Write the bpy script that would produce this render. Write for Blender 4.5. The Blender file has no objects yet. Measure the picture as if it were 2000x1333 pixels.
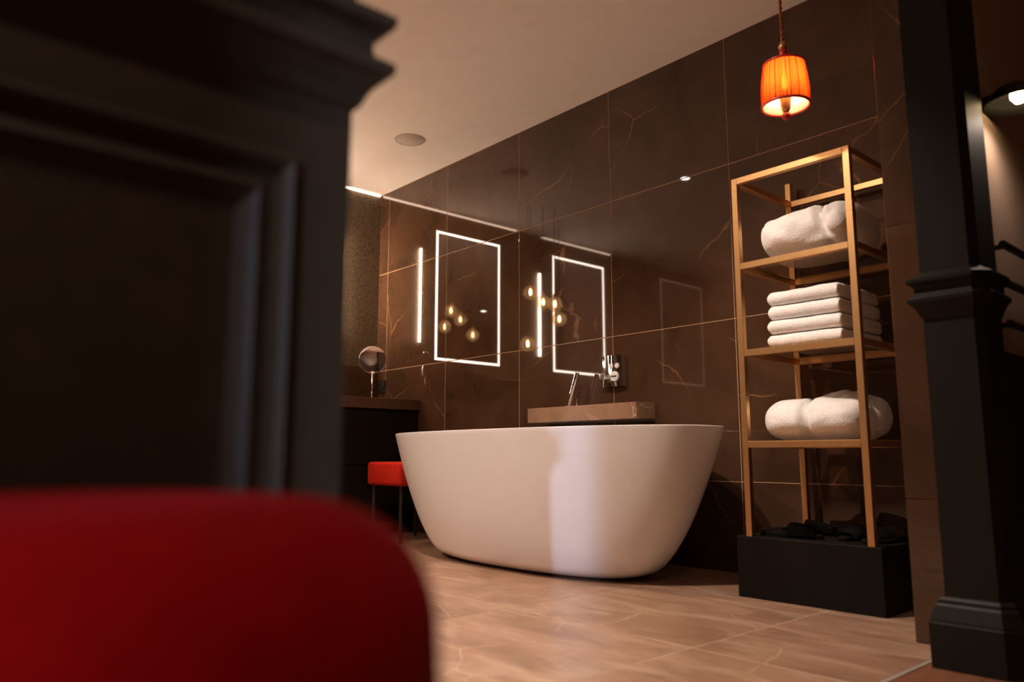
import bpy, bmesh, math, random
from mathutils import Vector, Matrix, noise
random.seed(7)
PI = math.pi
scene = bpy.context.scene
COL = scene.collection

# ------------------------------------------------------------------ camera
F_PX, PITCH, YAW_NEGX = 1509.0, math.atan2(224, 1509), math.atan2(1356, math.hypot(1509, 224))
H = 0.521                      # eye height
D = 3.125                      # tiled wall
CEIL = 2.549
cam_d = bpy.data.cameras.new('camera')
cam_d.sensor_width = 36.0
cam_d.lens = F_PX / 2000 * 36.0
cam_d.clip_start = 0.02
cam_d.dof.use_dof = True
cam_d.dof.focus_distance = 3.75
cam_d.dof.aperture_fstop = 2.0
cam = bpy.data.objects.new('camera', cam_d)
COL.objects.link(cam)
_f2 = Vector((-math.cos(YAW_NEGX), math.sin(YAW_NEGX), 0))
_fw = Vector((_f2.x * math.cos(PITCH), _f2.y * math.cos(PITCH), math.sin(PITCH)))
cam.location = (0, 0, H)
cam.rotation_euler = _fw.to_track_quat('-Z', 'Y').to_euler()
scene.camera = cam

# ------------------------------------------------------------------ colour management, world
vs = scene.view_settings
scene.display_settings.display_device = 'sRGB'
vs.view_transform = 'Standard'
vs.look = 'None'
vs.gamma = 1.0
vs.use_curve_mapping = False
vs.exposure = 0.0
w = bpy.data.worlds.new('world')
scene.world = w
w.use_nodes = True
w.node_tree.nodes['Background'].inputs[0].default_value = (0.34, 0.46, 0.75, 1)
w.node_tree.nodes['Background'].inputs[1].default_value = 0.12

# ------------------------------------------------------------------ lights of the room
WARM = (1.0, 0.79, 0.655)
def spot(x, y, power, angle=100, blend=0.7, z=CEIL - 0.03, tilt=None, col=WARM, r=0.03):
    l = bpy.data.lights.new('downlight_lamp', 'SPOT')
    l.energy = power
    l.color = col
    l.spot_size = math.radians(angle)
    l.spot_blend = blend
    l.shadow_soft_size = r
    o = bpy.data.objects.new('downlight_lamp', l)
    COL.objects.link(o)
    o.location = (x, y, z)
    if tilt:
        o.rotation_euler = (Vector(tilt) - o.location).to_track_quat('-Z', 'Y').to_euler()
    return o
# x, y, power, cone, aim point (None = straight down)
DOWNLIGHTS = [(-3.235, 1.665, 90, 120, None), (-1.80, 1.30, 165, 100, (-2.0, 1.95, 0)), (-3.235, -0.2, 220, 125, None), (-1.75, -0.6, 130, 110, None),
              (-1.76, 1.52, 62, 52, (-1.44, 2.75, 1.15))]  # last one is added to brighten the towels, kept out of reflections
BEDLIGHTS = [(0.15, -0.45, 40, 140, None), (2.2, -0.8, 180, 110, None)]
for x, y, p, a, aim in DOWNLIGHTS + BEDLIGHTS:
    spot(x, y, p, a, tilt=aim, col=(1.0, 0.83, 0.68) if a == 52 else WARM)
# added cool spot, trimmed by unseen blockers, for the stripe on the bathtub
dl = bpy.data.lights.new('added_cool_spot', 'SPOT')
dl.energy = 4600
dl.color = (0.62, 0.74, 1.0)
dl.spot_size = math.radians(16)
dl.spot_blend = 0.3
dl.shadow_soft_size = 0.11
do = bpy.data.objects.new('added_cool_spot', dl)
COL.objects.link(do)
do.location = (4.8, -6.0, 2.3)
do.rotation_euler = (Vector((-2.1, 2.3, 0.4)) - do.location).to_track_quat('-Z', 'Y').to_euler()

# ------------------------------------------------------------------ node helpers
def mat(name):
    m = bpy.data.materials.new(name)
    m.use_nodes = True
    nt = m.node_tree
    return m, nt, nt.nodes['Principled BSDF']
def nn(nt, typ, **kw):
    n = nt.nodes.new(typ)
    for k, v in kw.items():
        setattr(n, k, v)
    return n
def ramp(nt, stops):
    r = nn(nt, 'ShaderNodeValToRGB')
    e = r.color_ramp.elements
    while len(e) < len(stops):
        e.new(0.5)
    for el, (p, c) in zip(e, stops):
        el.position = p
        el.color = (*c, 1) if len(c) == 3 else c
    return r
def add_bump(nt, b, src, strength, dist=0.01):
    bp = nn(nt, 'ShaderNodeBump')
    bp.inputs['Strength'].default_value = strength
    bp.inputs['Distance'].default_value = dist
    nt.links.new(src, bp.inputs['Height'])
    nt.links.new(bp.outputs[0], b.inputs['Normal'])
def plain(name, c, rough=0.5, metal=0.0, var=0.08, scale=12.0, bump=0.0, spec=0.5):
    m, nt, b = mat(name)
    tc = nn(nt, 'ShaderNodeTexCoord')
    nz = nn(nt, 'ShaderNodeTexNoise')
    nz.inputs['Scale'].default_value = scale
    nz.inputs['Detail'].default_value = 4
    nt.links.new(tc.outputs['Object'], nz.inputs['Vector'])
    lo = tuple(x * (1 - var) for x in c)
    hi = tuple(min(1, x * (1 + var)) for x in c)
    r = ramp(nt, [(0.3, lo), (0.7, hi)])
    nt.links.new(nz.outputs['Fac'], r.inputs[0])
    nt.links.new(r.outputs[0], b.inputs['Base Color'])
    b.inputs['Roughness'].default_value = rough
    b.inputs['Metallic'].default_value = metal
    b.inputs['Specular IOR Level'].default_value = spec
    if bump:
        add_bump(nt, b, nz.outputs['Fac'], bump)
    return m
def marble(name, c_lo, c_hi, c_vein, rough, vein_scale=1.3, vein_w=0.010, thresh=0.52, spec=0.5, aniso=(1, 1, 1), streak=0.0):
    """brown polished stone with sparse thin pale veins; every tile gets its own offset"""
    m, nt, b = mat(name)
    L = nt.links.new
    geo = nn(nt, 'ShaderNodeNewGeometry')
    oi = nn(nt, 'ShaderNodeObjectInfo')
    mul = nn(nt, 'ShaderNodeMath', operation='MULTIPLY')
    mul.inputs[1].default_value = 23.0
    L(oi.outputs['Random'], mul.inputs[0])
    add = nn(nt, 'ShaderNodeVectorMath', operation='ADD')
    L(geo.outputs['Position'], add.inputs[0])
    L(mul.outputs[0], add.inputs[1])
    sc = nn(nt, 'ShaderNodeVectorMath', operation='MULTIPLY')
    sc.inputs[1].default_value = aniso
    L(add.outputs[0], sc.inputs[0])
    cl = nn(nt, 'ShaderNodeTexNoise')
    cl.inputs['Scale'].default_value = 2.6
    cl.inputs['Detail'].default_value = 7
    cl.inputs['Roughness'].default_value = 0.62
    cl.inputs['Distortion'].default_value = 0.6
    L(sc.outputs[0], cl.inputs['Vector'])
    base = ramp(nt, [(0.30, c_lo), (0.72, c_hi)])
    L(cl.outputs['Fac'], base.inputs[0])
    # warped voronoi borders = cracks
    wn = nn(nt, 'ShaderNodeTexNoise')
    wn.inputs['Scale'].default_value = 2.2
    wn.inputs['Detail'].default_value = 4
    L(add.outputs[0], wn.inputs['Vector'])
    wm = nn(nt, 'ShaderNodeVectorMath', operation='SCALE')
    wm.inputs['Scale'].default_value = 0.22
    L(wn.outputs['Color'], wm.inputs[0])
    wa = nn(nt, 'ShaderNodeVectorMath', operation='ADD')
    L(add.outputs[0], wa.inputs[0])
    L(wm.outputs[0], wa.inputs[1])
    vo = nn(nt, 'ShaderNodeTexVoronoi', feature='DISTANCE_TO_EDGE')
    vo.inputs['Scale'].default_value = vein_scale
    L(wa.outputs[0], vo.inputs['Vector'])
    vr = ramp(nt, [(0.0, (1, 1, 1)), (vein_w, (0, 0, 0))])
    L(vo.outputs['Distance'], vr.inputs[0])
    mk = nn(nt, 'ShaderNodeTexNoise')
    mk.inputs['Scale'].default_value = 1.9
    mk.inputs['Detail'].default_value = 3
    ad2 = nn(nt, 'ShaderNodeVectorMath', operation='ADD')
    ad2.inputs[1].default_value = (7.3, 1.9, 4.4)
    L(add.outputs[0], ad2.inputs[0])
    L(ad2.outputs[0], mk.inputs['Vector'])
    mr = ramp(nt, [(thresh, (0, 0, 0)), (thresh + 0.14, (1, 1, 1))])
    L(mk.outputs['Fac'], mr.inputs[0])
    mm = nn(nt, 'ShaderNodeMath', operation='MULTIPLY')
    L(vr.outputs[0], mm.inputs[0])
    L(mr.outputs[0], mm.inputs[1])
    if streak:
        ss = nn(nt, 'ShaderNodeMapping')
        ss.inputs['Rotation'].default_value = (0, 0, 0.85)
        ss.inputs['Scale'].default_value = (1.5, 5.5, 1.0)
        L(add.outputs[0], ss.inputs['Vector'])
        sn = nn(nt, 'ShaderNodeTexNoise')
        sn.inputs['Scale'].default_value = 1.6
        sn.inputs['Detail'].default_value = 8
        sn.inputs['Roughness'].default_value = 0.65
        sn.inputs['Distortion'].default_value = 0.8
        L(ss.outputs[0], sn.inputs['Vector'])
        sr = ramp(nt, [(0.47, (0, 0, 0)), (0.75, (streak, streak, streak))])
        L(sn.outputs['Fac'], sr.inputs[0])
        sm = nn(nt, 'ShaderNodeMix', data_type='RGBA')
        sm.inputs[7].default_value = (*c_vein, 1)
        L(sr.outputs[0], sm.inputs[0])
        L(base.outputs[0], sm.inputs[6])
        base_out = sm.outputs[2]
    else:
        base_out = base.outputs[0]
    mix = nn(nt, 'ShaderNodeMix', data_type='RGBA')
    mix.inputs[7].default_value = (*c_vein, 1)
    L(mm.outputs[0], mix.inputs[0])
    L(base_out, mix.inputs[6])
    L(mix.outputs[2], b.inputs['Base Color'])
    b.inputs['Roughness'].default_value = rough
    b.inputs['Specular IOR Level'].default_value = spec
    return m
def emitter(name, c, s):
    m, nt, b = mat(name)
    b.inputs['Base Color'].default_value = (*c, 1)
    b.inputs['Emission Color'].default_value = (*c, 1)
    b.inputs['Emission Strength'].default_value = s
    return m
def glassy(name, c, rough=0.0, ior=1.45, haze=0.0):
    """thin sheet of glass: tinted transmission with a fresnel reflection"""
    m, nt, b = mat(name)
    nt.nodes.remove(b)
    tr = nn(nt, 'ShaderNodeBsdfTransparent')
    tr.inputs[0].default_value = (*c, 1)
    gl_ = nn(nt, 'ShaderNodeBsdfGlossy')
    gl_.inputs['Roughness'].default_value = rough
    fr = nn(nt, 'ShaderNodeFresnel')
    fr.inputs['IOR'].default_value = ior
    mx = nn(nt, 'ShaderNodeMixShader')
    gm = nn(nt, 'ShaderNodeNewGeometry')
    inv = nn(nt, 'ShaderNodeMath', operation='SUBTRACT')
    inv.inputs[0].default_value = 1.0
    nt.links.new(gm.outputs['Backfacing'], inv.inputs[1])
    fm = nn(nt, 'ShaderNodeMath', operation='MULTIPLY')     # reflect on the outer faces only
    nt.links.new(fr.outputs[0], fm.inputs[0])
    nt.links.new(inv.outputs[0], fm.inputs[1])
    nt.links.new(fm.outputs[0], mx.inputs[0])
    src = tr
    if haze:                                      # faint scattering of the glass itself
        tl = nn(nt, 'ShaderNodeBsdfTranslucent')
        tl.inputs[0].default_value = (*c, 1)
        src = nn(nt, 'ShaderNodeMixShader')
        src.inputs[0].default_value = haze
        nt.links.new(tr.outputs[0], src.inputs[1])
        nt.links.new(tl.outputs[0], src.inputs[2])
    nt.links.new(src.outputs[0], mx.inputs[1])
    nt.links.new(gl_.outputs[0], mx.inputs[2])
    nt.links.new(mx.outputs[0], nt.nodes['Material Output'].inputs[0])
    return m

M = {}
M['tile'] = marble('brown_marble', (0.042, 0.0205, 0.0110), (0.088, 0.0440, 0.0235), (0.26, 0.14, 0.07), 0.026, 1.1, 0.0032, 0.50, spec=0.68)
M['floor_tile'] = marble('floor_marble', (0.235, 0.135, 0.084), (0.39, 0.235, 0.155), (0.60, 0.42, 0.30), 0.28, 2.3, 0.007, 0.44, aniso=(1.0, 1.9, 1.0), streak=0.70)
M['ledge'] = marble('ledge_marble', (0.20, 0.110, 0.066), (0.34, 0.195, 0.118), (0.46, 0.30, 0.20), 0.22, 4.0, 0.009, 0.48)
M['counter'] = marble('counter_marble', (0.06, 0.030, 0.016), (0.10, 0.052, 0.028), (0.3, 0.2, 0.12), 0.25, 3.0, 0.02, 0.5)
M['grout'] = plain('grout', (0.46, 0.28, 0.16), 0.8)
M['floor_grout'] = plain('floor_grout', (0.66, 0.48, 0.35), 0.8)
M['ceiling'] = plain('ceiling_paint', (0.80, 0.74, 0.69), 0.9, var=0.02)
M['dark_wood_shaded'] = plain('dark_painted_wood_shaded', (0.0080, 0.0060, 0.0043), 0.55, var=0.10, scale=30, spec=0.25)  # joinery paint with the pilaster's shade put into the colour
M['panel_paint'] = plain('dark_panel_paint', (0.047, 0.0300, 0.0160), 0.5, var=0.10, scale=30, spec=0.3)
M['plain_wall'] = plain('warm_wall_paint', (0.36, 0.29, 0.24), 0.85, var=0.04)
M['passage'] = plain('passage_wall', (0.34, 0.235, 0.17), 0.7, var=0.05)
M['taupe'] = plain('taupe_wall', (0.16, 0.105, 0.072), 0.7, var=0.05)
M['white'] = plain('white_solid_surface', (0.84, 0.82, 0.82), 0.22, var=0.01)
M['gold'] = plain('satin_brass', (0.70, 0.41, 0.18), 0.38, 0.97, var=0.05, scale=40)
M['chrome'] = plain('chrome', (0.86, 0.86, 0.86), 0.05, 1.0, var=0.0)
M['black'] = plain('matte_black', (0.012, 0.010, 0.009), 0.55)
M['plinth'] = plain('black_wood', (0.0075, 0.0050, 0.0036), 0.6, var=0.15, scale=20, spec=0.12)
M['rubber'] = plain('black_fabric', (0.006, 0.005, 0.0045), 0.9, spec=0.1)
M['white_knob'] = plain('frosted_button', (0.75, 0.73, 0.70), 0.3)
M['mirror'] = plain('mirror_silver', (0.92, 0.92, 0.92), 0.0, 1.0, var=0.0)
M['led'] = emitter('led_white', (1.0, 0.80, 0.65), 20)
M['reflection_glow'] = emitter('reflection_glow', (1.0, 0.62, 0.40), 0.65)
M['led_strip'] = emitter('led_strip', (1.0, 0.76, 0.58), 6)
M['led_bar'] = emitter('led_bar', (1.0, 0.74, 0.54), 170)
M['lamp_disc'] = emitter('lamp_disc', (1.0, 0.86, 0.70), 60)
M['filament'] = emitter('filament', (1.0, 0.72, 0.44), 120)
M['bulb'] = emitter('bulb', (1.0, 0.72, 0.38), 25)
M['pendant_bulb'] = emitter('pendant_bulb', (1.0, 0.64, 0.32), 330)
M['shelf_glass'] = glassy('smoked_glass', (0.80, 0.73, 0.66), 0.02)
M['amber'] = glassy('amber_glass', (1.0, 0.80, 0.55), 0.0, haze=0.16)
M['window_glass'] = glassy('window_glass', (0.95, 0.97, 1.0), 0.0)
M['grille'] = plain('speaker_grille', (0.50, 0.44, 0.38), 0.9)
M['metal_strip'] = plain('steel_strip', (0.72, 0.66, 0.60), 0.35, 0.6)
M['bronze'] = plain('dark_bronze', (0.035, 0.026, 0.020), 0.45, 0.4)
M['red_bead'] = plain('red_bead', (0.45, 0.02, 0.015), 0.35)

def velvet(name, c):
    m = plain(name, c, 0.85, var=0.10, scale=60, bump=0.15, spec=0.08)
    b = m.node_tree.nodes['Principled BSDF']
    b.inputs['Sheen Weight'].default_value = 0.03
    b.inputs['Sheen Tint'].default_value = (1.0, 0.12, 0.10, 1)
    return m
M['red'] = velvet('red_velvet', (0.29, 0.0004, 0.002))
M['red_leather'] = velvet('red_seat_fabric', (0.52, 0.022, 0.012))

def terry():
    m, nt, b = mat('white_terry')
    tc = nn(nt, 'ShaderNodeTexCoord')
    nz = nn(nt, 'ShaderNodeTexNoise')
    nz.inputs['Scale'].default_value = 160
    nz.inputs['Detail'].default_value = 6
    nt.links.new(tc.outputs['Object'], nz.inputs['Vector'])
    r = ramp(nt, [(0.25, (0.72, 0.69, 0.67)), (0.65, (0.88, 0.86, 0.85))])
    nt.links.new(nz.outputs['Fac'], r.inputs[0])
    nt.links.new(r.outputs[0], b.inputs['Base Color'])
    b.inputs['Roughness'].default_value = 1.0
    b.inputs['Specular IOR Level'].default_value = 0.1
    b.inputs['Sheen Weight'].default_value = 0.3
    add_bump(nt, b, nz.outputs['Fac'], 0.55, 0.006)
    return m
M['terry'] = terry()

def wallpaper():
    m, nt, b = mat('dotted_wallpaper')
    geo = nn(nt, 'ShaderNodeNewGeometry')
    vo = nn(nt, 'ShaderNodeTexVoronoi')
    vo.inputs['Scale'].default_value = 62
    nt.links.new(geo.outputs['Position'], vo.inputs['Vector'])
    r = ramp(nt, [(0.28, (0.060, 0.042, 0.026)), (0.42, (0.145, 0.106, 0.066))])
    nt.links.new(vo.outputs['Distance'], r.inputs[0])
    nt.links.new(r.outputs[0], b.inputs['Base Color'])
    b.inputs['Roughness'].default_value = 0.55
    return m
M['wallpaper'] = wallpaper()

def planks():
    m, nt, b = mat('red_brown_wood')
    geo = nn(nt, 'ShaderNodeNewGeometry')
    sc = nn(nt, 'ShaderNodeVectorMath', operation='MULTIPLY')
    sc.inputs[1].default_value = (14, 1.2, 1)
    nt.links.new(geo.outputs['Position'], sc.inputs[0])
    nz = nn(nt, 'ShaderNodeTexNoise')
    nz.inputs['Scale'].default_value = 3
    nz.inputs['Detail'].default_value = 8
    nz.inputs['Distortion'].default_value = 1.0
    nt.links.new(sc.outputs[0], nz.inputs['Vector'])
    r = ramp(nt, [(0.3, (0.13, 0.050, 0.024)), (0.7, (0.24, 0.105, 0.055))])
    nt.links.new(nz.outputs['Fac'], r.inputs[0])
    nt.links.new(r.outputs[0], b.inputs['Base Color'])
    b.inputs['Roughness'].default_value = 0.4
    return m
M['planks'] = planks()

def shade_mat(name, c_tr, c_df, mixf, pleat_shade=False, weave=0.075):
    """thin cloth lit from inside by the bulb: diffuse + translucent"""
    m, nt, b = mat(name)
    nt.nodes.remove(b)
    out = nt.nodes['Material Output']
    df = nn(nt, 'ShaderNodeBsdfDiffuse')
    tr = nn(nt, 'ShaderNodeBsdfTranslucent')
    mx = nn(nt, 'ShaderNodeMixShader')
    mx.inputs[0].default_value = mixf
    df.inputs[0].default_value = (*c_df, 1)
    tr.inputs[0].default_value = (*c_tr, 1)
    if pleat_shade:
        tc = nn(nt, 'ShaderNodeTexCoord')
        sep = nn(nt, 'ShaderNodeSeparateXYZ')
        nt.links.new(tc.outputs['Object'], sep.inputs[0])
        at = nn(nt, 'ShaderNodeMath', operation='ARCTAN2')
        nt.links.new(sep.outputs[0], at.inputs[0])
        nt.links.new(sep.outputs[1], at.inputs[1])
        nz = nn(nt, 'ShaderNodeTexNoise', noise_dimensions='1D')
        nz.inputs['Scale'].default_value = 11
        nz.inputs['Detail'].default_value = 2
        nt.links.new(at.outputs[0], nz.inputs['W'])
        r = ramp(nt, [(0.40, (c_tr[0] * 0.16, c_tr[1] * 0.03, c_tr[2] * 0.1)), (0.53, c_tr)])  # pleat shadows put into the cloth colour as dark bands
        nt.links.new(nz.outputs['Fac'], r.inputs[0])
        nt.links.new(r.outputs[0], tr.inputs[0])
        # seen edge-on the light has more cloth to cross: deeper red
        lw = nn(nt, 'ShaderNodeLayerWeight')
        lw.inputs['Blend'].default_value = 0.5
        lr = ramp(nt, [(0.25, (1, 1, 1)), (0.85, (0.55, 0.16, 0.5))])
        nt.links.new(lw.outputs['Facing'], lr.inputs[0])
        ml = nn(nt, 'ShaderNodeMix', data_type='RGBA', blend_type='MULTIPLY')
        ml.inputs[0].default_value = 1.0
        nt.links.new(r.outputs[0], ml.inputs[6])
        nt.links.new(lr.outputs[0], ml.inputs[7])
        nt.links.new(ml.outputs[2], tr.inputs[0])
    nt.links.new(df.outputs[0], mx.inputs[1])
    nt.links.new(tr.outputs[0], mx.inputs[2])
    tp = nn(nt, 'ShaderNodeBsdfTransparent')      # open weave: a little of the bulb shows through
    tp.inputs[0].default_value = (1.0, 0.72, 0.34, 1)
    m2 = nn(nt, 'ShaderNodeMixShader')
    m2.inputs[0].default_value = weave
    if pleat_shade:
        tp.inputs[0].default_value = (1.0, 0.46, 0.10, 1)
    nt.links.new(mx.outputs[0], m2.inputs[1])
    nt.links.new(tp.outputs[0], m2.inputs[2])
    nt.links.new(m2.outputs[0], out.inputs[0])
    return m
M['shade'] = shade_mat('orange_pleated_cloth', (1.0, 0.185, 0.03), (0.40, 0.03, 0.02), 0.72, True)
M['lining'] = shade_mat('cream_lining', (0.95, 0.78, 0.50), (0.92, 0.84, 0.70), 0.5)

# ------------------------------------------------------------------ mesh helpers
def obj(name, bm, m, parent=None, smooth=False, loc=None, angle=None):
    me = bpy.data.meshes.new(name)
    bm.normal_update()
    bm.to_mesh(me)
    bm.free()
    if m:
        me.materials.append(M[m] if isinstance(m, str) else m)
    if smooth:
        me.polygons.foreach_set('use_smooth', [True] * len(me.polygons))
        if angle:
            me.set_sharp_from_angle(angle=math.radians(angle))
    o = bpy.data.objects.new(name, me)
    COL.objects.link(o)
    if parent:
        o.parent = parent
    if loc:
        o.location = loc
    return o
def empty(name, loc=(0, 0, 0), rz=0.0):
    o = bpy.data.objects.new(name, None)
    o.empty_display_size = 0.1
    COL.objects.link(o)
    o.location = loc
    o.rotation_euler = (0, 0, rz)
    return o
def tag(o, label, cat, group=None):
    o['label'] = label
    o['category'] = cat
    if group:
        o['group'] = group
    return o
def structure(o, label=None):
    o['kind'] = 'structure'
    if label:
        o['label'] = label
    return o
def box(bm, x0, x1, y0, y1, z0, z1, bev=0.0, seg=2):
    g = bmesh.ops.create_cube(bm, size=1.0)
    vs_ = g['verts']
    for v in vs_:
        v.co = Vector(((x0 + x1) / 2 + v.co.x * (x1 - x0), (y0 + y1) / 2 + v.co.y * (y1 - y0), (z0 + z1) / 2 + v.co.z * (z1 - z0)))
    if bev:
        es = list({e for v in vs_ for e in v.link_edges})
        bmesh.ops.bevel(bm, geom=es, offset=bev, segments=seg, profile=0.5, affect='EDGES')
    return bm
def boxm(*a, **k):
    return box(bmesh.new(), *a, **k)
def tube(bm, pts, r, seg=12, caps=True):
    pts = [Vector(p) for p in pts]
    rr = r if isinstance(r, (list, tuple)) else [r] * len(pts)
    rings = []
    t0 = (pts[1] - pts[0]).normalized()
    ref = Vector((0, 0, 1)) if abs(t0.z) < 0.9 else Vector((1, 0, 0))
    n = t0.cross(ref).normalized()
    for i, p in enumerate(pts):
        a = pts[max(i - 1, 0)]
        c = pts[min(i + 1, len(pts) - 1)]
        t = (c - a).normalized()
        n = (n - t * n.dot(t)).normalized()
        b = t.cross(n)
        rings.append([bm.verts.new(p + (n * math.cos(2 * PI * k / seg) + b * math.sin(2 * PI * k / seg)) * rr[i]) for k in range(seg)])
    for a, c in zip(rings, rings[1:]):
        for k in range(seg):
            bm.faces.new((a[k], a[(k + 1) % seg], c[(k + 1) % seg], c[k]))
    if caps:
        bm.faces.new(rings[0][::-1])
        bm.faces.new(rings[-1])
    return bm
def lathe(bm, prof, seg=32, center=(0, 0, 0), close=False):
    cx, cy, cz = center
    rings = []
    for r, z in prof:
        if r < 1e-6:
            rings.append([bm.verts.new((cx, cy, cz + z))])
        else:
            rings.append([bm.verts.new((cx + r * math.cos(2 * PI * k / seg), cy + r * math.sin(2 * PI * k / seg), cz + z)) for k in range(seg)])
    for a, c in zip(rings, rings[1:]):
        for k in range(seg):
            k2 = (k + 1) % seg
            if len(a) == 1 and len(c) == 1:
                continue
            if len(a) == 1:
                bm.faces.new((a[0], c[k2], c[k]))
            elif len(c) == 1:
                bm.faces.new((a[k], a[k2], c[0]))
            else:
                bm.faces.new((a[k], a[k2], c[k2], c[k]))
    return bm
def sweep(bm, path, prof, side=1, cap=True):
    """run a moulding profile [(projection, z)] along a horizontal polyline with mitred corners; side=1 projects to the right of travel"""
    P = [Vector((p[0], p[1], 0)) for p in path]
    dirs = [(b - a).normalized() for a, b in zip(P, P[1:])]
    nrm = [Vector((d.y, -d.x, 0)) * side for d in dirs]
    rows = []
    for i, p in enumerate(P):
        if i == 0:
            mv = nrm[0]
        elif i == len(P) - 1:
            mv = nrm[-1]
        else:
            s = nrm[i - 1] + nrm[i]
            mv = s / max(0.2, s.dot(nrm[i]))
        rows.append([bm.verts.new((p.x + mv.x * pr, p.y + mv.y * pr, z)) for pr, z in prof])
    n = len(prof)
    for a, b in zip(rows, rows[1:]):
        for k in range(n):
            k2 = (k + 1) % n
            bm.faces.new((a[k], b[k], b[k2], a[k2]))
    if cap:
        bm.faces.new(rows[0][::-1])
        bm.faces.new(rows[-1])
    bmesh.ops.recalc_face_normals(bm, faces=bm.faces)
    return bm

# ================================================================== SETTING
# ---- tiled wall on the right (Y = D): grout bed + one object per tile
JX = [-1.956 - 0.747 * k for k in range(5)]          # vertical joints
JZ = [0.404, 1.153, 1.904]
G = 0.0017
def tile_grid(parent, us, vs_, make, name='tile'):
    cache = {}
    for ua, ub in zip(us, us[1:]):
        for va, vb in zip(vs_, vs_[1:]):
            key = (round(ub - ua, 3), round(vb - va, 3))
            if key in cache:
                o = cache[key][0].copy()
                COL.objects.link(o)
                dx = make(ua, va, None, None)
                o.location = dx
            else:
                bm, dx = make(ua, va, ub - ua, vb - va)
                o = obj(name, bm, cache.setdefault('m', [None])[0] or make.material, parent)
                o.location = dx
                cache[key] = [o]
wall_r = structure(obj('wall_right', boxm(-5.066, -0.80, D + 0.0012, D + 0.15, 0, CEIL), 'grout'), 'brown marble tiled wall behind the bathtub')
def mk_wall(u, v, du, dv):
    p = (u, D, v)
    if du is None:
        return p
    return boxm(G, du - G, 0, 0.02, G, dv - G, bev=0.0009, seg=1), p
mk_wall.material = 'tile'
tile_grid(wall_r, [-5.066] + JX[::-1] + [-1.209, -0.945], [0.0] + JZ + [CEIL], mk_wall)
# ---- pier with its end face towards the camera
pier = structure(obj('wall_pier', boxm(-0.940, -0.70, 2.370, D + 0.004, 0, CEIL), 'grout'), 'narrow tiled end of the dividing wall')
def mk_pier(u, v, du, dv):
    p = (u, 2.364, v)
    if du is None:
        return p
    return boxm(0, du, 0, 0.012, G, dv - G, bev=0.0012, seg=1), p
mk_pier.material = 'tile'
tile_grid(pier, [-0.946, -0.80], [0.0, 0.397, 1.210, 1.96, CEIL], mk_pier)
def mk_pier2(u, v, du, dv):
    p = (-0.946, u, v)
    if du is None:
        return p
    return boxm(0, 0.012, G, du - G, G, dv - G), p
mk_pier2.material = 'tile'
tile_grid(pier, [2.376, D], [0.0, 0.397, 1.210, 1.96, CEIL], mk_pier2)
# ---- tiled floor
floor = structure(obj('floor', boxm(-5.2, -0.845, -2.7, D + 0.1, -0.06, -0.0009), 'floor_grout'), 'brown marble tiled bathroom floor')
def mk_floor(u, v, du, dv):
    p = (u, v, -0.006)
    if du is None:
        return p
    return boxm(G * 1.3, du - G * 1.3, G * 1.3, dv - G * 1.3, 0, 0.006, bev=0.0005, seg=1), p
mk_floor.material = 'floor_tile'
tile_grid(floor, [-5.07, -4.33, -3.58, -2.83, -2.08, -1.33, -0.848], [-2.7, -1.91, -1.16, -0.41, 0.34, 1.09, 1.84, 2.59, D], mk_floor)
structure(obj('trim_1', boxm(-0.845, -0.833, 0.30, 2.2, -0.01, 0.0022), 'metal_strip'), 'pale metal strip between stone and wooden floor')
wood = structure(obj('floor', boxm(-0.833, 3.5, -2.7, 4.6, -0.06, -0.006), 'planks'), 'red-brown plank floor of the bedroom')
x = -0.833
pl = None
while x < 3.4:
    if pl is None:
        pl = obj('plank', boxm(0.001, 0.139, -2.7, 4.6, -0.012, 0.0, bev=0.0006, seg=1), 'planks', wood)
        pl.location = (x, 0, 0)
    else:
        o = pl.copy()
        COL.objects.link(o)
        o.location = (x, 0, 0)
    x += 0.14
# ---- ceiling
structure(obj('ceiling', boxm(-5.2, 3.6, -2.8, 4.7, CEIL, CEIL + 0.1), 'ceiling'), 'flat white ceiling')
# ---- back wall with dotted wallpaper
structure(obj('wall_back', boxm(-5.2, -5.066, -2.8, D + 0.15, 0, CEIL), 'wallpaper'), 'dotted olive-brown wallpaper wall behind the vanity')
structure(obj('wall_left', boxm(-5.2, -0.69, -2.8, -2.65, 0, CEIL), 'taupe'), 'taupe wall at the far side of the bathroom')
structure(obj('wall_front', boxm(3.4, 3.55, -2.8, 4.7, 0, CEIL), 'plain_wall'), 'bedroom wall facing the bathroom')
structure(obj('wall_end', boxm(-0.9, 3.55, 4.5, 4.65, 0, CEIL), 'plain_wall'), 'end wall of the bedroom')
# bedroom wall, with an opening added for the cool spot
bm = bmesh.new()
box(bm, -0.69, 1.50, -2.8, -2.65, 0, CEIL)
box(bm, 2.60, 3.5, -2.8, -2.65, 0, CEIL)
box(bm, 1.50, 2.60, -2.8, -2.65, 0, 0.12)
box(bm, 1.50, 2.60, -2.8, -2.65, 2.18, CEIL)
structure(obj('wall_added_opening', bm, 'plain_wall'), 'bedroom wall with an opening added for the cool spot')
win = structure(empty('added_window_1', (0, 0, 0)), 'unseen tall window added for the cool spot')  # added and unseen, lets the cool spot reach the bathtub
bm = bmesh.new()
for a in ((1.50, 1.56, 0.12, 2.18), (2.54, 2.60, 0.12, 2.18), (1.56, 2.54, 0.12, 0.18), (1.56, 2.54, 2.12, 2.18)):
    box(bm, a[0], a[1], -2.76, -2.70, a[2], a[3])
obj('frame', bm, 'dark_wood_shaded', win)
obj('pane', boxm(1.56, 2.54, -2.732, -2.726, 0.18, 2.12), 'window_glass', win)
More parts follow.
